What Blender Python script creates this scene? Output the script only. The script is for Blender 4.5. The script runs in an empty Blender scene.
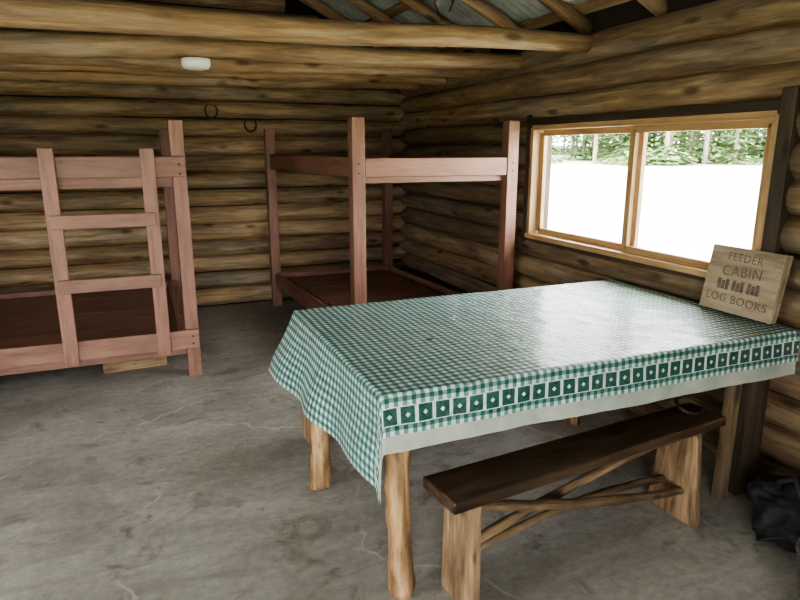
import bpy, bmesh, math, random
from mathutils import Vector, Matrix, noise
random.seed(7)
C=bpy.context
D=bpy.data

# ---------------------------------------------------------------- layout
XR=2.65; YB=6.35; XL=-2.6; YF=-1.8; EAVE=2.12
RIDGE_X=0.05; SLOPE=0.5
def roof_z(x): return EAVE+0.1+SLOPE*(2.8-abs(x-RIDGE_X))

# ---------------------------------------------------------------- materials
def newmat(name):
    m=D.materials.new(name); m.use_nodes=True
    nt=m.node_tree; nt.nodes.clear()
    out=nt.nodes.new('ShaderNodeOutputMaterial')
    b=nt.nodes.new('ShaderNodeBsdfPrincipled')
    nt.links.new(b.outputs[0],out.inputs[0])
    return m,nt,b
def N(nt,t,**k):
    n=nt.nodes.new(t)
    for a,v in k.items(): setattr(n,a,v)
    return n
def math_(nt,op,a,b=None,clamp=False):
    n=nt.nodes.new('ShaderNodeMath'); n.operation=op; n.use_clamp=clamp
    for i,v in enumerate((a,b)):
        if v is None: continue
        if isinstance(v,(int,float)): n.inputs[i].default_value=v
        else: nt.links.new(v,n.inputs[i])
    return n.outputs[0]
def mixc(nt,f,a,b,mode='MIX'):
    n=nt.nodes.new('ShaderNodeMix'); n.data_type='RGBA'; n.blend_type=mode
    for i,v in ((0,f),(6,a),(7,b)):
        if isinstance(v,(int,float)): n.inputs[i].default_value=v
        elif isinstance(v,tuple): n.inputs[i].default_value=(*v,1)
        else: nt.links.new(v,n.inputs[i])
    return n.outputs[2]
def ramp(nt,fac,stops):
    r=nt.nodes.new('ShaderNodeValToRGB'); e=r.color_ramp.elements
    while len(e)<len(stops): e.new(.5)
    for el,(p,c) in zip(e,stops):
        el.position=p; el.color=(*c,1) if len(c)==3 else c
    nt.links.new(fac,r.inputs[0]); return r.outputs[0]
def noise_(nt,vec,scale,detail=5,rough=.6,dist=0):
    n=nt.nodes.new('ShaderNodeTexNoise'); n.inputs['Scale'].default_value=scale
    n.inputs['Detail'].default_value=detail; n.inputs['Roughness'].default_value=rough
    n.inputs['Distortion'].default_value=dist
    if vec is not None: nt.links.new(vec,n.inputs['Vector'])
    return n.outputs[0]
def mapping(nt,vec,scale):
    n=nt.nodes.new('ShaderNodeMapping'); n.inputs['Scale'].default_value=scale
    nt.links.new(vec,n.inputs['Vector']); return n.outputs[0]
def bump(nt,b,h,strength=.4,dist=.01):
    n=nt.nodes.new('ShaderNodeBump'); n.inputs['Strength'].default_value=strength
    n.inputs['Distance'].default_value=dist
    nt.links.new(h,n.inputs['Height']); nt.links.new(n.outputs[0],b.inputs['Normal'])

def wood(name,dark,mid,light,rough=.65,knots=True,var=.35,bmp=.5,blotch=.5,ks=1.0,grey=0):
    m,nt,b=newmat(name)
    at=N(nt,'ShaderNodeAttribute',attribute_name='wv').outputs['Vector']
    rn=N(nt,'ShaderNodeAttribute',attribute_name='rnd').outputs['Fac']
    g=noise_(nt,mapping(nt,at,(1.2,14,14)),2.2,7,.65,.6)
    col=ramp(nt,g,[(.28,dark),(.5,mid),(.72,light)])
    bl=noise_(nt,mapping(nt,at,(1.5*ks,5*ks,5*ks)),1.3,4,.6)
    blr=ramp(nt,bl,[(.35,(.30,.24,.2)),(.6,(1,1,1))])
    col=mixc(nt,blotch,col,blr,'MULTIPLY')
    if grey:   # weathered silver-grey patches
        gm=ramp(nt,noise_(nt,mapping(nt,at,(.9,6,6)),1.1,5,.65),[(.46,(0,0,0)),(.64,(grey,)*3)])
        lum=N(nt,'ShaderNodeRGBToBW'); nt.links.new(col,lum.inputs[0])
        gc=mixc(nt,1,lum.outputs[0],(1.12,1.02,.86),'MULTIPLY')
        col=mixc(nt,gm,col,gc)
    if knots:
        v=N(nt,'ShaderNodeTexVoronoi'); v.inputs['Scale'].default_value=1.0
        nt.links.new(mapping(nt,at,(2.6*ks,7*ks,7*ks)),v.inputs['Vector'])
        k=ramp(nt,v.outputs['Distance'],[(.08,(.14,.08,.05)),(.2,(1,1,1))])
        col=mixc(nt,.8,col,k,'MULTIPLY')
    hv=N(nt,'ShaderNodeHueSaturation')
    nt.links.new(col,hv.inputs['Color'])
    nt.links.new(math_(nt,'ADD',math_(nt,'MULTIPLY',rn,var*2),1-var),hv.inputs['Value'])
    nt.links.new(hv.outputs[0],b.inputs['Base Color'])
    b.inputs['Roughness'].default_value=rough
    fine=noise_(nt,mapping(nt,at,(3,60,60)),1.6,5,.7)
    bump(nt,b,math_(nt,'ADD',g,math_(nt,'MULTIPLY',fine,.5)),bmp,.006)
    return m
M_LOG=wood('log_wood',(.12,.075,.038),(.31,.205,.105),(.50,.36,.20),.6,blotch=.5,grey=.55,bmp=.7,var=.25)
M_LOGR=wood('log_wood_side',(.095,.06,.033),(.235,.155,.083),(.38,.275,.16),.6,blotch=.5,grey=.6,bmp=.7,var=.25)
M_BEAM=wood('beam_wood',(.15,.085,.04),(.34,.21,.105),(.52,.36,.195),.55,grey=.45,blotch=.4,var=.2)
M_PEEL=wood('peeled_pole',(.13,.07,.033),(.39,.235,.115),(.58,.39,.21),.6,blotch=.8,bmp=1.0,ks=2.6)
M_PINK=wood('painted_board',(.16,.073,.049),(.26,.126,.087),(.31,.16,.115),.5,knots=False,var=.14,bmp=.25,blotch=.35)
M_BENCH=wood('bench_wood',(.025,.016,.010),(.07,.043,.026),(.14,.09,.055),.35,var=.15)
M_SLAB=wood('slab_wood',(.10,.06,.032),(.31,.20,.11),(.50,.35,.21),.65,blotch=.85,bmp=.9,ks=2.0)
M_FRAME=wood('window_pine',(.24,.135,.06),(.43,.27,.13),(.53,.35,.19),.45,knots=False,var=.1,bmp=.2,blotch=.25)
M_DARKW=wood('dark_board',(.02,.015,.01),(.05,.035,.022),(.09,.06,.04),.6,var=.2)
M_BOX=wood('box_wood',(.22,.17,.11),(.34,.265,.175),(.42,.335,.225),.65,knots=False,var=.05,blotch=.5,ks=2)

def plain(name,col,rough=.6,metal=0,ns=8,amt=.3,bs=.0):
    m,nt,b=newmat(name)
    tc=N(nt,'ShaderNodeTexCoord').outputs['Object']
    n=noise_(nt,tc,ns,4)
    c=ramp(nt,n,[(.3,tuple(x*(1-amt) for x in col)),(.7,tuple(min(1,x*(1+amt)) for x in col))])
    nt.links.new(c,b.inputs['Base Color'])
    b.inputs['Roughness'].default_value=rough; b.inputs['Metallic'].default_value=metal
    if bs: bump(nt,b,n,bs,.01)
    return m
M_CHINK=plain('dark_chinking',(.018,.013,.010),.95)
M_IRON=plain('rusty_iron',(.05,.035,.028),.55,.6,60)
M_WHITE=plain('white_plastic',(.8,.8,.76),.4,0,5,.05)
M_INK=plain('faded_ink',(.12,.085,.06),.6,0,40,.6)
M_METAL=plain('galvanised_steel',(.48,.54,.53),.45,.35,6,.25)
M_BAG=plain('dark_canvas',(.02,.02,.022),.7,0,14,.4,.6)
M_ZINC=plain('zinc_bucket',(.2,.2,.2),.45,.7,12,.25)
M_BLACK=plain('charred_spot',(.02,.03,.025),.6)

def floor_mat():
    m,nt,b=newmat('worn_concrete')
    tc=N(nt,'ShaderNodeTexCoord').outputs['Object']
    n1=noise_(nt,tc,1.1,6,.62,.4)
    c=ramp(nt,n1,[(.30,(.25,.23,.205)),(.48,(.37,.348,.312)),(.70,(.50,.48,.44))])
    n2=noise_(nt,tc,26,8,.75)
    c=mixc(nt,.6,c,ramp(nt,n2,[(.3,(.5,.48,.45)),(.65,(1.0,1,1))]),'MULTIPLY')
    n3=noise_(nt,tc,3.4,5,.7,1.2)
    c=mixc(nt,.75,c,ramp(nt,n3,[(.30,(.35,.31,.28)),(.44,(1,1,1))]),'MULTIPLY')
    n4=noise_(nt,mapping(nt,tc,(1.5,5,1)),2.2,7,.75,.8)
    c=mixc(nt,.5,c,ramp(nt,n4,[(.35,(.6,.58,.55)),(.55,(1,1,1)),(.68,(1.25,1.25,1.25))]),'MULTIPLY')
    n5=noise_(nt,tc,7.5,4,.6,.5)   # small dark spots / drips
    c=mixc(nt,.6,c,ramp(nt,n5,[(.27,(.3,.27,.24)),(.34,(1,1,1))]),'MULTIPLY')
    v=N(nt,'ShaderNodeTexVoronoi',feature='DISTANCE_TO_EDGE'); v.inputs['Scale'].default_value=.8
    w=N(nt,'ShaderNodeVectorMath',operation='ADD')
    nn=N(nt,'ShaderNodeTexNoise'); nn.inputs['Scale'].default_value=3.0; nn.inputs['Detail'].default_value=5
    nt.links.new(tc,nn.inputs['Vector'])
    sc=N(nt,'ShaderNodeVectorMath',operation='SCALE'); sc.inputs['Scale'].default_value=.35
    nt.links.new(nn.outputs['Color'],sc.inputs[0])
    nt.links.new(tc,w.inputs[0]); nt.links.new(sc.outputs[0],w.inputs[1])
    nt.links.new(w.outputs[0],v.inputs['Vector'])
    line=ramp(nt,v.outputs['Distance'],[(.002,(1,1,1)),(.008,(0,0,0))])
    msk=math_(nt,'MULTIPLY',line,ramp(nt,noise_(nt,tc,1.7,3),[(.48,(0,0,0)),(.58,(.45,.45,.45))]))
    c=mixc(nt,msk,c,(.6,.58,.54))
    nt.links.new(c,b.inputs['Base Color'])
    nt.links.new(ramp(nt,n3,[(.3,(.42,)*3),(.7,(.75,)*3)]),b.inputs['Roughness'])
    bump(nt,b,math_(nt,'ADD',n2,n3),.25,.006)
    return m
M_FLOOR=floor_mat()

# ---------------------------------------------------------------- geometry helpers
class G:
    def __init__(s):
        s.bm=bmesh.new()
        s.wv=s.bm.verts.layers.float_vector.new('wv')
        s.rn=s.bm.verts.layers.float.new('rnd')
    def log(s,p0,p1,r0,r1=None,seg=16,wob=.012,rough=.05,step=.12,cap=True,tint=None,bend=None,knob=0):
        p0=Vector(p0);p1=Vector(p1)
        if r1 is None:r1=r0
        ax=p1-p0;L=ax.length;ax.normalize()
        up=Vector((0,0,1)) if abs(ax.z)<.9 else Vector((0,1,0))
        a=ax.cross(up).normalized();b=ax.cross(a).normalized()
        n=max(2,int(L/step)); rnd=random.random() if tint is None else tint
        off=random.random()*50; rings=[]
        sx=random.random()*100
        for i in range(n+1):
            t=i/n; d=t*L
            c=p0+ax*d+(a*noise.noise((d*.7,sx,0))+b*noise.noise((d*.7,sx,9)))*wob
            if bend: c+=Vector(bend)*math.sin(math.pi*t)
            r=r0+(r1-r0)*t
            ring=[]
            for k in range(seg):
                th=2*math.pi*k/seg
                rr=r*(1+rough*noise.noise((d*1.6+sx,math.cos(th)*1.3,math.sin(th)*1.3)))
                if knob: rr*=1+knob*max(0,noise.noise((d*9+sx,math.cos(th)*1.6,math.sin(th)*1.6))-.1)
                ly=math.cos(th)*rr; lz=math.sin(th)*rr
                v=s.bm.verts.new(c+a*ly+b*lz)
                v[s.wv]=(d+off,ly+off*1.7,lz); v[s.rn]=rnd; ring.append(v)
            rings.append(ring)
        for i in range(n):
            for k in range(seg):
                f=s.bm.faces.new((rings[i][k],rings[i][(k+1)%seg],rings[i+1][(k+1)%seg],rings[i+1][k])); f.smooth=True
        if cap:
            s.bm.faces.new(rings[0][::-1]); s.bm.faces.new(rings[-1])
    def board(s,p0,p1,w,t,up=(0,0,1),tint=None,w1=None):
        """p0->p1 centre line, width w along 'up', thickness t across"""
        p0=Vector(p0);p1=Vector(p1); ax=(p1-p0);L=ax.length;ax.normalize()
        up=Vector(up); up=(up-ax*up.dot(ax)).normalized(); sd=ax.cross(up)
        rnd=random.random() if tint is None else tint; off=random.random()*50
        if w1 is None:w1=w
        n=max(1,int(L/.25))
        rings=[]
        for i in range(n+1):
            q=i/n; ww=w+(w1-w)*q; ring=[]
            for su,ss in ((-1,-1),(1,-1),(1,1),(-1,1)):
                v=s.bm.verts.new(p0+ax*L*q+up*su*ww/2+sd*ss*t/2)
                v[s.wv]=(L*q+off,su*ww/2+off,ss*t/2); v[s.rn]=rnd; ring.append(v)
            rings.append(ring)
        for i in range(n):
            for k in range(4):
                s.bm.faces.new((rings[i][k],rings[i][(k+1)%4],rings[i+1][(k+1)%4],rings[i+1][k]))
        s.bm.faces.new(rings[0][::-1]); s.bm.faces.new(rings[-1])
    def done(s,name,mat,parent=None,bevel=0,autosmooth=False):
        bmesh.ops.recalc_face_normals(s.bm,faces=s.bm.faces[:])
        me=D.meshes.new(name); s.bm.to_mesh(me); s.bm.free()
        ob=D.objects.new(name,me); C.collection.objects.link(ob)
        me.materials.append(mat)
        if parent: ob.parent=parent
        if bevel:
            mo=ob.modifiers.new('b','BEVEL'); mo.width=bevel; mo.segments=2; mo.limit_method='ANGLE'; mo.angle_limit=math.radians(50)
        return ob
def empty(name,loc=(0,0,0)):
    e=D.objects.new(name,None); C.collection.objects.link(e); e.empty_display_size=.1
    return e
def simple(name,bm,mat,parent=None,smooth=False,bevel=0):
    bmesh.ops.recalc_face_normals(bm,faces=bm.faces[:])
    if smooth:
        for f in bm.faces:f.smooth=True
    me=D.meshes.new(name);bm.to_mesh(me);bm.free()
    ob=D.objects.new(name,me);C.collection.objects.link(ob);me.materials.append(mat)
    if parent:ob.parent=parent
    if bevel:
        mo=ob.modifiers.new('b','BEVEL');mo.width=bevel;mo.segments=2
    return ob
def tube(bm,pts,r,seg=8,closed=False):
    pts=[Vector(p) for p in pts];n=len(pts);rings=[]
    for i,p in enumerate(pts):
        a=pts[(i-1)%n] if (closed or i>0) else p
        c=pts[(i+1)%n] if (closed or i<n-1) else p
        t=(c-a).normalized()
        up=Vector((0,0,1)) if abs(t.z)<.95 else Vector((1,0,0))
        if i>0: up=prev
        u=(up-t*up.dot(t)).normalized(); prev=u; w=t.cross(u)
        rr=r[i] if isinstance(r,(list,tuple)) else r
        rings.append([bm.verts.new(p+u*math.cos(2*math.pi*k/seg)*rr+w*math.sin(2*math.pi*k/seg)*rr) for k in range(seg)])
    m=n if closed else n-1
    for i in range(m):
        A=rings[i];B=rings[(i+1)%n]
        for k in range(seg): bm.faces.new((A[k],A[(k+1)%seg],B[(k+1)%seg],B[k]))
    if not closed:
        bm.faces.new(rings[0][::-1]);bm.faces.new(rings[-1])
def bx(bm,lo,hi):
    r=bmesh.ops.create_cube(bm,size=1)
    for v in r['verts']:
        v.co=Vector((lo[i]+(hi[i]-lo[i])*(v.co[i]+.5) for i in range(3)))

# ---------------------------------------------------------------- floor
bm=bmesh.new(); bx(bm,(XL-.3,YF-.3,-.12),(XR+.3,YB+.3,0)); simple('floor',bm,M_FLOOR)

# ---------------------------------------------------------------- walls
SP=.166; R=.088; TOP=2.42; LC=.088
WY0,WY1,WZ0,WZ1=2.005,3.92,.93,1.715
g=G()
z=.93-6*SP+SP/2
while z<2.34:
    if z+R>0.03:
        r=R*random.uniform(.95,1.05)
        if WZ0<z<1.76:
            g.log((XR+LC,YF-.2,z),(XR+LC,WY0-.06,z),r)
            g.log((XR+LC,WY1+.06,z),(XR+LC,YB+.2,z),r)
        else:
            g.log((XR+LC,YF-.2,z),(XR+LC,YB+.2,z),r)
    z+=SP
wr=g.done('wall_right',M_LOGR)
bm=bmesh.new()
for lo,hi in (((XR+.07,YF-.1,0),(XR+.13,WY0-.06,TOP)),((XR+.07,WY1+.06,0),(XR+.13,YB+.1,TOP)),
              ((XR+.07,WY0-.06,0),(XR+.13,WY1+.06,WZ0-.05)),((XR+.07,WY0-.06,WZ1+.05),(XR+.13,WY1+.06,TOP))):
    bx(bm,lo,hi)
simple('chinking',bm,M_CHINK,wr)
# back wall
g=G(); z=.93-6*SP
while z<3.7:
    if z+R>.03:
        hx=2.95 if z<EAVE else max(0,(roof_z(RIDGE_X)-z)/SLOPE)
        if hx>.2:
            r=R*random.uniform(.94,1.05)
            a,b_=max(XL-.25,RIDGE_X-hx),min(XR+.3,RIDGE_X+hx)
            g.log((a,YB+LC,z),(b_,YB+LC,z),r,r*random.uniform(.93,1.05))
    z+=SP
wb=g.done('wall_back',M_LOG)
def gable(y0,y1):
    bm=bmesh.new()
    pts=[(XL,0),(XR+.1,0),(XR+.1,roof_z(XR+.1)+.13),(RIDGE_X,roof_z(RIDGE_X)+.13),(XL,roof_z(XL)+.13)]
    A=[bm.verts.new((x,y0,z)) for x,z in pts];B=[bm.verts.new((x,y1,z)) for x,z in pts]
    bm.faces.new(A);bm.faces.new(B[::-1])
    for i in range(5): bm.faces.new((A[i],A[(i+1)%5],B[(i+1)%5],B[i]))
    return bm
simple('chinking',gable(YB+.07,YB+.13),M_CHINK,wb)
# left wall (window opening) and front wall (door opening)
LY0,LY1,LZ0,LZ1=.6,2.4,.93,1.76
g=G(); z=.93-6*SP+SP/2
while z<2.34:
    if z+R>0.03:
        if LZ0<z<LZ1:
            g.log((XL-.1,YF-.2,z),(XL-.1,LY0,z),R,step=.25); g.log((XL-.1,LY1,z),(XL-.1,YB+.2,z),R,step=.25)
        else: g.log((XL-.1,YF-.2,z),(XL-.1,YB+.2,z),R,step=.25)
    z+=SP
wl=g.done('wall_left',M_LOGR)
bm=bmesh.new()
for lo,hi in (((XL-.13,YF,0),(XL-.07,LY0,TOP)),((XL-.13,LY1,0),(XL-.07,YB,TOP)),
              ((XL-.13,LY0,0),(XL-.07,LY1,LZ0)),((XL-.13,LY0,LZ1),(XL-.07,LY1,TOP))): bx(bm,lo,hi)
simple('chinking',bm,M_CHINK,wl)
DX0,DX1,DZ=-1.7,.1,2.10
g=G(); z=.93-6*SP
while z<3.7:
    if z+R>.03:
        hx=2.95 if z<EAVE else max(0,(roof_z(RIDGE_X)-z)/SLOPE)
        if hx>.2:
            a,b_=max(XL-.25,RIDGE_X-hx),min(XR+.3,RIDGE_X+hx)
            if z<DZ:
                g.log((a,YF-.1,z),(DX0,YF-.1,z),R,step=.25); g.log((DX1,YF-.1,z),(b_,YF-.1,z),R,step=.25)
            else: g.log((a,YF-.1,z),(b_,YF-.1,z),R,step=.25)
    z+=SP
wf=g.done('wall_front',M_LOGR)
bm=bmesh.new()
bx(bm,(XL,YF-.13,0),(DX0,YF-.07,EAVE)); bx(bm,(DX1,YF-.13,0),(XR,YF-.07,EAVE)); bx(bm,(DX0,YF-.13,DZ),(DX1,YF-.07,EAVE))
pts=[(XL,EAVE),(XR+.1,EAVE),(XR+.1,roof_z(XR+.1)+.13),(RIDGE_X,roof_z(RIDGE_X)+.13),(XL,roof_z(XL)+.13)]
A=[bm.verts.new((x,YF-.13,z)) for x,z in pts];B=[bm.verts.new((x,YF-.07,z)) for x,z in pts]
bm.faces.new(A);bm.faces.new(B[::-1])
for i in range(5): bm.faces.new((A[i],A[(i+1)%5],B[(i+1)%5],B[i]))
simple('chinking',bm,M_CHINK,wf)
g=G()
g.board((DX0+.03,YF-.1,0),(DX0+.03,YF-.1,DZ),.22,.05,up=(0,1,0)); g.board((DX1-.03,YF-.1,0),(DX1-.03,YF-.1,DZ),.22,.05,up=(0,1,0))
g.board((DX0,YF-.1,DZ-.02),(DX1,YF-.1,DZ-.02),.22,.05,up=(0,1,0))
g.done('door_1',M_DARKW,bevel=.004)

# ---------------------------------------------------------------- roof
bm=bmesh.new()
for sgn in (1,-1):
    prev=None
    y=YF-.4
    while y<YB+.4:
        dz=.011*math.cos(2*math.pi*y/.08)
        xe=RIDGE_X+sgn*3.3
        a=bm.verts.new((RIDGE_X,y,roof_z(RIDGE_X)+.12+dz)); b_=bm.verts.new((xe,y,roof_z(xe)+.12+dz))
        if prev: bm.faces.new((prev[0],prev[1],b_,a))
        prev=(a,b_); y+=.08/6
ceil=simple('ceiling',bm,M_METAL,smooth=True)
g=G()
for sgn in (1,-1):
    for hx in (.25,.85,1.45,2.05,2.6):
        x=RIDGE_X+sgn*hx
        g.board((x,YF-.08,roof_z(x)+.085),(x,YB+.05,roof_z(x)+.085),.08,.025,up=(1,0,-SLOPE*sgn),tint=.4)
g.done('purlin_boards',M_BEAM,ceil)
y=YF+.3
while y<YB:
    g=G()
    for sgn in (1,-1):
        x=RIDGE_X+sgn*2.68
        g.log((x,y,roof_z(x)+.02),(RIDGE_X-sgn*.02,y+.02,roof_z(RIDGE_X)+.02),.046,.04,step=.2)
    g.done('roof_rafter',M_BEAM); y+=.62

for (y,zl,zr,rl,rr_) in ((3.36,2.125,2.195,.066,.055),(4.12,2.12,2.18,.064,.055),(4.72,2.11,2.17,.056,.05),(5.35,2.13,2.17,.055,.05),(5.95,2.13,2.17,.055,.05)):
    g=G(); sl=(zr-zl)/3.4
    g.log((XL-.05,y,zl-sl*1.8),(XR+.05,y,zr),rl*1.1,rr_,wob=.03,rough=.12)
    g.done('ceiling_joist',M_BEAM)

# ---------------------------------------------------------------- window
w=empty('window_1')
g=G()
g.board((XR+.09,WY0-.05,WZ0-.12),(XR+.09,WY0-.05,WZ1+.10),.22,.07,up=(1,0,0))
g.board((XR+.10,WY1+.04,WZ0-.06),(XR+.10,WY1+.04,WZ1+.08),.20,.05,up=(1,0,0))
g.board((XR+.10,WY0-.05,WZ1+.03),(XR+.10,WY1+.05,WZ1+.03),.20,.05,up=(1,0,0))
g.board((XR+.10,WY0-.05,WZ0-.045),(XR+.10,WY1+.05,WZ0-.045),.19,.05,up=(1,0,0))
g.done('rough_frame',M_DARKW,w,bevel=.004)
g=G()
ya,yb,za,zb=WY0+.01,WY1-.01,WZ0,WZ1-.01
for (p,q,wd) in (((XR+.06,ya,za),(XR+.06,ya,zb),.12),((XR+.06,yb,za),(XR+.06,yb,zb),.12)):
    g.board(p,q,wd,.035,up=(1,0,0))
g.board((XR+.06,ya,zb),(XR+.06,yb,zb),.12,.035,up=(1,0,0))
g.board((XR+.06,ya-.02,za),(XR+.06,yb+.02,za),.14,.035,up=(1,0,0))
ym=2.90
def sash(y0,y1,x,t=.045):
    zz0,zz1=za+.035,zb-.035
    g.board((x,y0,zz0),(x,y0,zz1),t,.03,up=(0,1,0)); g.board((x,y1,zz0),(x,y1,zz1),t,.03,up=(0,1,0))
    g.board((x,y0,zz0),(x,y1,zz0),t,.03,up=(0,0,1)); g.board((x,y0,zz1),(x,y1,zz1),t,.03,up=(0,0,1))
sash(ya+.04,ym+.03,XR+.045); sash(ym,yb-.04,XR+.08)
g.done('pine_frame',M_FRAME,w,bevel=.003)
m,nt,b=newmat('window_glass'); nt.nodes.remove(b)
tr=N(nt,'ShaderNodeBsdfTransparent'); gl=N(nt,'ShaderNodeBsdfGlossy'); gl.inputs['Roughness'].default_value=.02
mx=N(nt,'ShaderNodeMixShader'); mx.inputs[0].default_value=.05
nt.links.new(tr.outputs[0],mx.inputs[1]);nt.links.new(gl.outputs[0],mx.inputs[2])
nt.links.new(mx.outputs[0],[n for n in nt.nodes if n.type=='OUTPUT_MATERIAL'][0].inputs[0])
bm=bmesh.new(); bx(bm,(XR+.043,ya+.05,za+.05),(XR+.046,ym+.02,zb-.05)); bx(bm,(XR+.078,ym+.02,za+.05),(XR+.081,yb-.05,zb-.05))
simple('glass_panes',bm,m,w)
w2=empty('window_2'); g=G()
for p,q,u in (((XL-.1,LY0,LZ0),(XL-.1,LY0,LZ1),(1,0,0)),((XL-.1,LY1,LZ0),(XL-.1,LY1,LZ1),(1,0,0)),((XL-.1,LY0,LZ0),(XL-.1,LY1,LZ0),(1,0,0)),((XL-.1,LY0,LZ1),(XL-.1,LY1,LZ1),(1,0,0)),((XL-.1,1.5,LZ0),(XL-.1,1.5,LZ1),(1,0,0))):
    g.board(p,q,.2 if q[1]!=1.5 else .04,.04,up=u)
g.done('pine_frame',M_FRAME,w2)

# ---------------------------------------------------------------- bunk beds
def bunk(x0,x1,y0,y1,ladder=None,H=1.72,bl=0,br=0,front=True):
    e=empty('bunk_bed')
    g=G(); P=.09
    xs={0:(x0,y0),1:(x1,y0),2:(x0+bl,y1),3:(x1+br,y1)}
    for i,(x,y) in xs.items():
        h=H+random.uniform(-.01,.02)
        g.board((x,y,0),(x,y,h),P,P,up=(1,0,0))
    g.done('posts',M_PINK,e,bevel=.005)
    g=G()
    for zc in (1.435,.27):
        if front:
            g.board((x0-.04,y0-.064,zc+.01),(x1+.04,y0-.064,zc+.01),.13,.035)
            g.board((x0+.046,y0+.03,zc-.08),(x1-.046,y0+.03,zc-.08),.09,.035)
        else:
            g.board((x0+.046,y0-.02,zc),(x1-.046,y0-.02,zc),.125,.035)
            g.board((x0+.046,y0+.03,zc-.07),(x1-.046,y0+.03,zc-.07),.07,.035,tint=0)
        g.board((x0+bl,y1-.065,zc),(x1+br,y1-.065,zc),.14,.035)
        for a,c,s in ((x0,x0+bl,-1),(x1,x1+br,1)):
            if front: g.board((a-s*.07,y0+.05,zc),(c-s*.07,y1-.09,zc),.13,.03)
            else: g.board((a+s*.0,y0+.05,zc),(c+s*.0,y1-.05,zc),.13,.03)
    g.done('rails',M_PINK,e,bevel=.004)
    g=G()
    for zc in (1.40,.29):
        n=max(1,round((y1-y0-.1)/.3))
        for i in range(n):
            q=(i+.5)/n; yy=y0+.06+(y1-y0-.16)*q
            g.board((x0+.09+bl*q,yy,zc),(x1-.09+br*q,yy,zc),(y1-y0-.16)/n-.004,.018,up=(0,1,0),tint=.45)
    g.done('platforms',M_PINK,e)
    if ladder:
        g=G(); yl=y0-.105
        for xx in ladder: g.board((xx,yl,.20),(xx,yl,1.56),.085,.045,up=(1,0,0))
        for zz in (1.12,.72): g.board((ladder[0]-.02,yl-.038,zz),(ladder[1]+.02,yl-.038,zz),.085,.03)
        g.done('ladder',M_PINK,e,bevel=.004)
    bm=bmesh.new()
    for x in (x0,x1):
        for zc in (1.40,1.46,.25,.30):
            r=bmesh.ops.create_uvsphere(bm,u_segments=10,v_segments=6,radius=.007)
            yy=y0-(.082 if front else .045)
            for v in r['verts']: v.co=Vector((x+v.co.x,yy+v.co.y*.5,zc+v.co.z))
    simple('bolts',bm,M_IRON,e,smooth=True)
    return e
bunk(-1.80,.25,4.42,6.22,ladder=(-.50,.06))
bunk(1.345,2.53,4.0,6.22,H=1.75,bl=-.14,br=-.10,front=False)

# ---------------------------------------------------------------- table
TX0,TX1,TY0,TY1,TZ=.655,2.60,1.74,2.92,.78
t=empty('dining_table')
g=G()
for i in range(6):
    w_=(TY1-TY0-.02)/6
    yy=TY0+.01+w_*(i+.5); g.board((TX0+.01,yy,TZ-.03),(TX1-.01,yy,TZ-.03),w_-.003,.035,up=(0,1,0))
g.board((TX0+.12,TY0+.08,TZ-.10),(TX1-.12,TY0+.08,TZ-.10),.10,.03)
g.board((TX0+.12,TY1-.08,TZ-.10),(TX1-.12,TY1-.08,TZ-.10),.10,.03)
g.done('top_boards',M_SLAB,t)
g=G()
g.log((.735,1.80,0),(.725,1.80,TZ-.048),.041,.037,seg=24,step=.018,rough=.25,wob=.03,tint=.6,knob=.55)
g.log((.665,2.60,0),(.68,2.60,TZ-.048),.040,.037,seg=24,step=.018,rough=.25,wob=.03,tint=.6,knob=.55)
g.log((2.22,2.72,0),(2.22,2.72,TZ-.048),.04,.038,seg=20,step=.03,rough=.25,knob=.5)
g.done('log_legs',M_PEEL,t)
g=G()
g.board((2.33,1.80,0),(2.33,1.80,TZ-.048),.055,.04,up=(1,0,0),tint=.1)
g.done('plank_leg',M_LOGR,t,bevel=.003)
g=G(); g.board((2.47,1.80,0),(2.47,1.80,TZ-.048),.12,.045,up=(1,0,0)); g.done('wall_leg',M_DARKW,t,bevel=.003)

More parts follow.
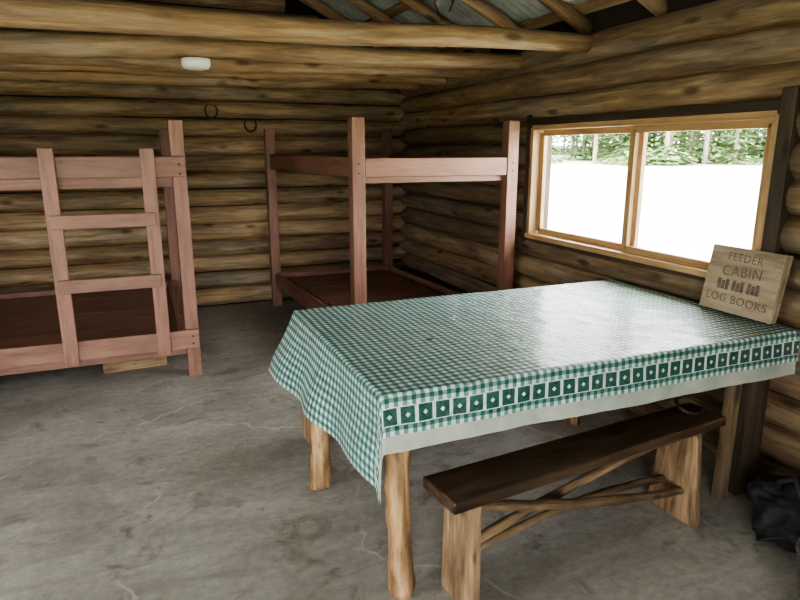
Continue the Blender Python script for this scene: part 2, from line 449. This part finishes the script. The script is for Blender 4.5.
def cloth(name,mat,aL,aR,aF,aB,top,inset=0,parent=None,step=.0125,seed=0):
    W=TX1-TX0; Dp=TY1-TY0
    bm=bmesh.new(); uvl=bm.loops.layers.uv.new('UVMap')
    ns=int((W+aL+aR)/step); nt_=int((Dp+aF+aB)/step)
    grid=[];uv={}
    rb=.012+inset*.2
    for i in range(ns+1):
        s=-aL+(W+aL+aR)*i/ns; row=[]
        for j in range(nt_+1):
            t_=-aF+(Dp+aF+aB)*j/nt_
            ox=max(0,-s,s-W); oy=max(0,-t_,t_-Dp)
            sx=-1 if s<0 else 1; sy=-1 if t_<0 else 1
            r=math.hypot(ox,oy)
            cy=min(max(t_,0),Dp)
            x=min(max(s,0),W)+TX0; y=cy+TY0; z=top
            wr=.002*noise.noise((s*5+seed,t_*2.5,0))+.0026*noise.noise((s*14,t_*11,seed+3.))
            if r>0:
                dx,dy=sx*ox/r,sy*oy/r
                th=math.atan2(oy,ox)
                if sx<0 and sy<0: r*=1+.17*math.sin(2*th)
                fy=.03+.40*cy/Dp
                fl=(fy*abs(dx)**2*(1 if sx<0 else .05)+.06*abs(dy)**2)
                if sx<0:
                    fl+=.10*abs(dx)*noise.noise((cy*3.3,seed,1))+.05*math.sin(cy*13+seed)*abs(dx)
                fl+=.03*abs(dy)*math.sin(s*7+1)+.02*math.sin(s*19)
                fl-=.05*math.sin(2*th)**2
                fl=max(.005,fl)
                q=rb*math.pi/2
                if r<q: out=rb*math.sin(r/rb); dn=rb*(1-math.cos(r/rb))
                else: out=rb+(r-q)*fl; dn=rb+(r-q)*math.sqrt(max(.1,1-fl*fl))
                x+=dx*(out-inset); y+=dy*(out-inset); z-=dn
            v=bm.verts.new((x,y,z+wr)); row.append(v); uv[v]=(s+aL,t_+aF)
        grid.append(row)
    for i in range(ns):
        for j in range(nt_):
            f=bm.faces.new((grid[i][j],grid[i+1][j],grid[i+1][j+1],grid[i][j+1])); f.smooth=True
            for l in f.loops: l[uvl].uv=uv[l.vert]
    return simple(name,bm,mat,parent)
AF=.145; AB=.16; AL=.33
def cloth_mat():
    m,nt,b=newmat('gingham_oilcloth')
    uv=N(nt,'ShaderNodeUVMap',uv_map='UVMap').outputs[0]
    sp=N(nt,'ShaderNodeSeparateXYZ'); nt.links.new(uv,sp.inputs[0])
    u,v=sp.outputs[0],sp.outputs[1]
    p=.032
    def stripe(c): return math_(nt,'GREATER_THAN',math_(nt,'FRACT',math_(nt,'DIVIDE',c,p)),.5)
    su,sv=stripe(u),stripe(v)
    s=math_(nt,'MULTIPLY',math_(nt,'ADD',su,sv),.5)
    dark=(.012,.088,.070); mid=(.12,.275,.245); white=(.66,.72,.70)
    base=ramp(nt,s,[(0,white),(.5,mid),(1,dark)])
    base.node.color_ramp.interpolation='CONSTANT'
    e=base.node.color_ramp.elements; e[0].position=0;e[1].position=.3;e[2].position=.8
    H=AF+AB+(TY1-TY0)
    d=math_(nt,'MINIMUM',v,math_(nt,'SUBTRACT',H,v))
    b0,bw=.032,.064
    fu=math_(nt,'FRACT',math_(nt,'DIVIDE',u,bw)); fv=math_(nt,'DIVIDE',math_(nt,'SUBTRACT',d,b0),bw)
    au=math_(nt,'ABSOLUTE',math_(nt,'SUBTRACT',fu,.5)); av=math_(nt,'ABSOLUTE',math_(nt,'SUBTRACT',fv,.5))
    inb=math_(nt,'LESS_THAN',av,.5)
    sq=math_(nt,'LESS_THAN',math_(nt,'MAXIMUM',math_(nt,'MULTIPLY',au,1.12),av),.45)
    dia=math_(nt,'LESS_THAN',math_(nt,'ADD',au,av),.14)
    sqm=math_(nt,'MULTIPLY',sq,math_(nt,'SUBTRACT',1,dia))
    bc=mixc(nt,sqm,white,dark)
    col=mixc(nt,inb,base,bc)
    tc=N(nt,'ShaderNodeTexCoord').outputs['Object']
    n=noise_(nt,tc,5,5,.6)
    col=mixc(nt,.45,col,ramp(nt,n,[(.3,(.66,.68,.64)),(.6,(1,1,1))]),'MULTIPLY')
    nt.links.new(col,b.inputs['Base Color'])
    b.inputs['Roughness'].default_value=.52
    b.inputs['Coat Weight'].default_value=.45; b.inputs['Coat Roughness'].default_value=.26
    w1=noise_(nt,mapping(nt,tc,(1,1.8,1)),6,5,.65,1.2)
    w2=noise_(nt,tc,28,3,.5)
    bump(nt,b,math_(nt,'ADD',w1,math_(nt,'MULTIPLY',w2,.18)),.9,.04)
    return m
M_CLOTH=cloth_mat()
m,nt,b=newmat('clear_vinyl_liner'); b.inputs['Base Color'].default_value=(.62,.68,.62,1)
tc=N(nt,'ShaderNodeTexCoord').outputs['Object']
nt.links.new(ramp(nt,noise_(nt,tc,9,5),[(.3,(.30,.32,.27)),(.7,(.46,.49,.43))]),b.inputs['Base Color'])
b.inputs['Roughness'].default_value=.35
tcl=cloth('tablecloth',M_CLOTH,AL,.015,AF,AB,TZ+.006)
cloth('vinyl_liner',m,AL-.03,.01,AF+.05,AB,TZ-.006,inset=.008,parent=tcl)
bm=bmesh.new()
for (x,y,s) in ((1.06,2.22,.02),(1.75,2.8,.012)):
    for k in range(5):
        a=random.uniform(0,6.28)
        r=bmesh.ops.create_icosphere(bm,subdivisions=2,radius=s*random.uniform(.3,.6))
        for v in r['verts']:
            v.co.z*=.16; v.co.x*=1.4; v.co+=Vector((x+math.cos(a)*s*.8,y+math.sin(a)*s*.4,TZ+.009))
simple('burn_marks',bm,M_BLACK,tcl)

# ---------------------------------------------------------------- benches
def bench(A,B,H=.46,w=.2):
    A=Vector((*A,0));B=Vector((*B,0)); e=(B-A).normalized(); n=Vector((-e.y,e.x,0)); L=(B-A).length
    E=empty('bench'); g=G()
    g.board(A+Vector((0,0,H-.022)),B+Vector((0,0,H-.022)),w,.044,up=n,w1=w*.93)
    g.done('seat',M_BENCH,E,bevel=.008)
    g=G()
    for d in (.10,L-.16):
        c=A+e*d
        g.board(c,c+Vector((0,0,H-.046)),.25 if d>.5 else .19,.05,up=n,w1=.17,tint=.5)
    g.done('slab_legs',M_SLAB,E,bevel=.014)
    g=G(); a=A+e*.10; b_=A+e*(L-.16)
    g.log(a+n*-.03+Vector((0,0,.40)),b_+n*-.03+e*.04+Vector((0,0,.13)),.018,.016,step=.04,wob=.04,bend=(0,0,-.03),tint=0,knob=.5)
    g.log(a+n*.02+Vector((0,0,.17)),b_+n*.02+Vector((0,0,.37)),.02,.016,step=.04,wob=.04,tint=.3,knob=.5)
    g.log(a+n*.05+Vector((0,0,.12)),b_+n*.05+Vector((0,0,.14)),.014,.016,step=.04,wob=.04,bend=(0,0,.03),tint=.0,knob=.5)
    g.done('cross_braces',M_SLAB,E)
    return E
bench((.82,1.655),(2.19,1.80))
bench((.64,3.05),(2.1,3.08))
bm=bmesh.new()
pts=[(2.08+.06*math.cos(a),1.80+.045*math.sin(a),.468+.03+.022*math.sin(a)) for a in [i*2*math.pi/28 for i in range(28)]]
tube(bm,pts,.008,8,True); simple('iron_ring',bm,M_IRON,smooth=True)

# ---------------------------------------------------------------- log book box on the table
bxE=empty('log_book_box')
bw,bh,bt=.38,.31,.05
g=G(); g.board((-bw/2,.006,bh/2),(bw/2,.006,bh/2),bh,.012,tint=.5)
g.board((-bw/2,bt-.006,bh/2),(bw/2,bt-.006,bh/2),bh,.012)
g.board((-bw/2+.006,bt/2,.0),(-bw/2+.006,bt/2,bh),bt-.024,.012,up=(0,1,0)); g.board((bw/2-.006,bt/2,.0),(bw/2-.006,bt/2,bh),bt-.024,.012,up=(0,1,0))
g.board((-bw/2+.012,bt/2,.006),(bw/2-.012,bt/2,.006),bt-.024,.012,up=(0,1,0)); g.board((-bw/2+.012,bt/2,bh-.006),(bw/2-.012,bt/2,bh-.006),bt-.024,.012,up=(0,1,0))
g.done('box_panels',M_BOX,bxE,bevel=.005)
for i,(txt,zz,sz) in enumerate((('FEEDER',.245,.052),('CABIN',.175,.066),('LOG BOOKS',.045,.054))):
    cu=D.curves.new('lettering_%d'%i,'FONT'); cu.body=txt; cu.size=sz; cu.align_x='CENTER'; cu.extrude=.0004; cu.space_character=1.1
    to=D.objects.new('lettering_%d'%i,cu); C.collection.objects.link(to); to.rotation_euler=(math.pi/2,(0.03,-.02,.02)[i],0); to.location=(0,-.0006,zz)
    cu.materials.append(M_INK); to.parent=bxE
bm=bmesh.new()
for x in (-.085,-.005,.075):
    for q in range(3): bx(bm,(x-.03+q*.022,-.001,.105),(x-.012+q*.022,.0,.155-.008*(q%2)))
simple('book_drawings',bm,M_INK,bxE)
bxE.location=(2.522,2.01,TZ+.0205)
bxE.rotation_euler=(math.radians(-10),0,math.radians(-90))

# ---------------------------------------------------------------- small things
def disc_light(name,loc,r,h):
    bm=bmesh.new(); prof=[(0,0),(r*.6,0),(r*.86,.006),(r*.98,h*.4),(r,h*.6),(r,h),(0,h)]
    seg=32; rings=[]
    for (rr,z) in prof:
        rings.append([bm.verts.new((rr*math.cos(2*math.pi*k/seg),rr*math.sin(2*math.pi*k/seg),z)) for k in range(seg)] if rr>0 else [bm.verts.new((0,0,z))])
    for A,B in zip(rings,rings[1:]):
        for k in range(seg):
            k2=(k+1)%seg
            if len(A)==1: bm.faces.new((A[0],B[k],B[k2]))
            elif len(B)==1: bm.faces.new((A[k],A[k2],B[0]))
            else: bm.faces.new((A[k],A[k2],B[k2],B[k]))
    ob=simple(name,bm,M_WHITE,smooth=True); ob.location=loc; return ob
disc_light('smoke_detector',(.38,4.12,2.02),.085,.06)
disc_light('ceiling_lamp',(2.30,3.1,2.36),.05,.05)
def horseshoe(x,z):
    bm=bmesh.new(); pts=[]
    for i in range(21):
        a=math.radians(-235+ (290)*i/20)
        pts.append((x+.055*math.cos(a),YB-.02,z+.065*math.sin(a)))
    tube(bm,pts,[.006+.005*math.sin(math.pi*i/20) for i in range(21)],8)
    return simple('horseshoe',bm,M_IRON,smooth=True)
horseshoe(.69,1.91); horseshoe(1.05,1.79)
g=G(); g.board((-.36,4.70,.055),(.07,4.74,.055),.11,.09,tint=.5); g.board((-.22,4.95,.045),(.0,4.93,.045),.09,.09)
g.done('timber_offcut',M_SLAB,bevel=.004)
bm=bmesh.new(); tube(bm,[(1.62,3.30,2.24),(1.60,3.3,2.27),(1.58,3.32,2.33),(1.62,3.32,2.40),(1.68,3.3,2.34),(1.66,3.3,2.29),(1.70,3.3,2.38),(1.66,3.3,2.75)],.004,6)
simple('hanging_wire',bm,M_IRON,smooth=True)
bm=bmesh.new()
bmesh.ops.create_icosphere(bm,subdivisions=5,radius=1)
for v in bm.verts:
    c=v.co.copy(); n=noise.noise(c*1.7)*.35+abs(noise.noise(c*4))*.25+noise.noise(c*10)*.05
    c*=1+n
    v.co=Vector((2.36+c.x*.16,1.44+c.y*.18,.12+max(-1,c.z)*.13))
    if v.co.z<.003: v.co.z=.003
bg=simple('duffel_bag',bm,M_BAG,smooth=True)
bm=bmesh.new()
tube(bm,[(2.26,1.34,.15),(2.22,1.36,.25),(2.25,1.42,.31),(2.28,1.50,.25),(2.30,1.52,.15)],.010,8)
tube(bm,[(2.2,1.5,.01),(2.17,1.45,.05),(2.2,1.38,.09),(2.27,1.33,.06),(2.22,1.26,.01)],.008,8)
simple('carry_strap',bm,M_BAG,bg,smooth=True)
bm=bmesh.new(); seg=40
prof=[(0,.0),(.11,.0),(.15,.28),(.156,.285),(.15,.29),(.145,.28),(.106,.01),(0,.01)]
rings=[]
for (rr,z) in prof:
    rings.append([bm.verts.new((rr*math.cos(2*math.pi*k/seg),rr*math.sin(2*math.pi*k/seg),z)) for k in range(seg)] if rr>0 else [bm.verts.new((0,0,z))])
for A,B in zip(rings,rings[1:]):
    for k in range(seg):
        k2=(k+1)%seg
        if len(A)==1: bm.faces.new((A[0],B[k],B[k2]))
        elif len(B)==1: bm.faces.new((A[k],A[k2],B[0]))
        else: bm.faces.new((A[k],A[k2],B[k2],B[k]))
tube(bm,[(.156*math.cos(a),.156*math.sin(a)*.25-.0,.28-.13*math.sin(a)) for a in [math.pi*i/16 for i in range(17)]],.004,6)
bk=simple('bucket',bm,M_ZINC,smooth=True); bk.location=(1.975,1.03,0)

# ---------------------------------------------------------------- outdoors
def gz(d): return -.35+max(0,d-12)*.022
M_GRASS=plain('dry_meadow',(.62,.62,.46),.9,0,.35,.2)
bm=bmesh.new()
r=bmesh.ops.create_grid(bm,x_segments=60,y_segments=60,size=110)
for v in bm.verts:
    d=math.hypot(v.co.x,v.co.y)
    v.co.z=gz(d)+(.15*noise.noise(v.co*.05) if d>12 else 0)
simple('meadow_ground',bm,M_GRASS,smooth=True)
M_LEAF=plain('pine_needles',(.15,.24,.09),.8,0,1.2,.5)
M_BARK=plain('pine_bark',(.26,.21,.17),.9,0,3,.4)
F=empty('pine_forest')
protos=[]
for p in range(5):
    bm=bmesh.new(); h=random.uniform(13,18)
    tube(bm,[(0,0,-.5),(.05,0,h*.5),(0,.05,h)],[.17,.12,.02],7)
    nb=len(bm.faces)
    z0=random.choice((.8,1.6,3.0,5.0))
    shrub=(p%2==0)
    for q in range(1500):
        if shrub and q<350:
            a=random.uniform(0,6.28); rr=random.uniform(.2,2.2); zz=random.uniform(0,1.6)*(1-rr/3)
        else:
            zz=z0+(h-z0)*random.random()**1.3
            rad=((h-zz)/h*2.4+.2)*(.75+.35*noise.noise((zz*1.3,p*7,0)))
            a=random.uniform(0,6.28); rr=rad*random.uniform(.15,1.05)**.7
            zz-=rr*.25
            zz=round(zz/.45)*.45+random.uniform(-.14,.14)
        c=Vector((math.cos(a)*rr,math.sin(a)*rr,zz)); s=random.uniform(.12,.30)
        d=Vector((math.cos(a),math.sin(a),random.uniform(-.5,.1))); tt=Vector((-math.sin(a),math.cos(a),random.uniform(-.4,.4)))
        bm.faces.new([bm.verts.new(c+d*s*1.3),bm.verts.new(c+tt*s*.7),bm.verts.new(c-d*s),bm.verts.new(c-tt*s*.7)])
    me=D.meshes.new('pine_%d'%p); bm.to_mesh(me); bm.free()
    me.materials.append(M_BARK); me.materials.append(M_LEAF)
    for i,f in enumerate(me.polygons): f.material_index=0 if i<nb else 1
    protos.append(me)
for i in range(210):
    az=math.radians(random.uniform(20,75)); d=random.uniform(50,95)
    o=D.objects.new('pine',random.choice(protos)); C.collection.objects.link(o)
    o.location=(d*math.sin(az),d*math.cos(az),gz(d)); s=random.uniform(.7,1.15); o.scale=(s,s,s)
    o.rotation_euler=(0,0,random.uniform(0,6)); o.parent=F

# ---------------------------------------------------------------- light
wd=D.worlds.new('World'); C.scene.world=wd; wd.use_nodes=True
bg_=wd.node_tree.nodes['Background']; bg_.inputs[0].default_value=(.95,.975,.97,1); bg_.inputs[1].default_value=25
def portal(name,loc,rot,sx,sy):
    l=D.lights.new(name,'AREA'); l.shape='RECTANGLE'; l.size=sx; l.size_y=sy
    try: l.cycles.is_portal=True
    except Exception as ex:
        print('portal fail',ex); return
    o=D.objects.new(name,l); C.collection.objects.link(o); o.location=loc; o.rotation_euler=rot
portal('portal_window_1',(XR+.2,(WY0+WY1)/2,(WZ0+WZ1)/2),(math.pi/2,0,math.pi/2),1.95,.85)
portal('portal_window_2',(XL-.2,(LY0+LY1)/2,(LZ0+LZ1)/2),(math.pi/2,0,-math.pi/2),1.8,.85)
portal('portal_door_1',((DX0+DX1)/2,YF-.25,DZ/2),(math.pi/2,0,math.pi),1.8,2.1)
try: C.scene.view_settings.look='AgX - Medium High Contrast'
except Exception as ex: print(ex)

# ---------------------------------------------------------------- camera
cam=D.cameras.new('camera'); co=D.objects.new('camera',cam); C.collection.objects.link(co)
f=620; cam.sensor_width=36; cam.lens=f/800*36; cam.clip_start=.02; cam.clip_end=500
co.location=(0,0,1.55)
co.rotation_mode='XYZ'
co.rotation_euler=(math.radians(90-13.6),0,math.radians(-22.5))
C.scene.camera=co
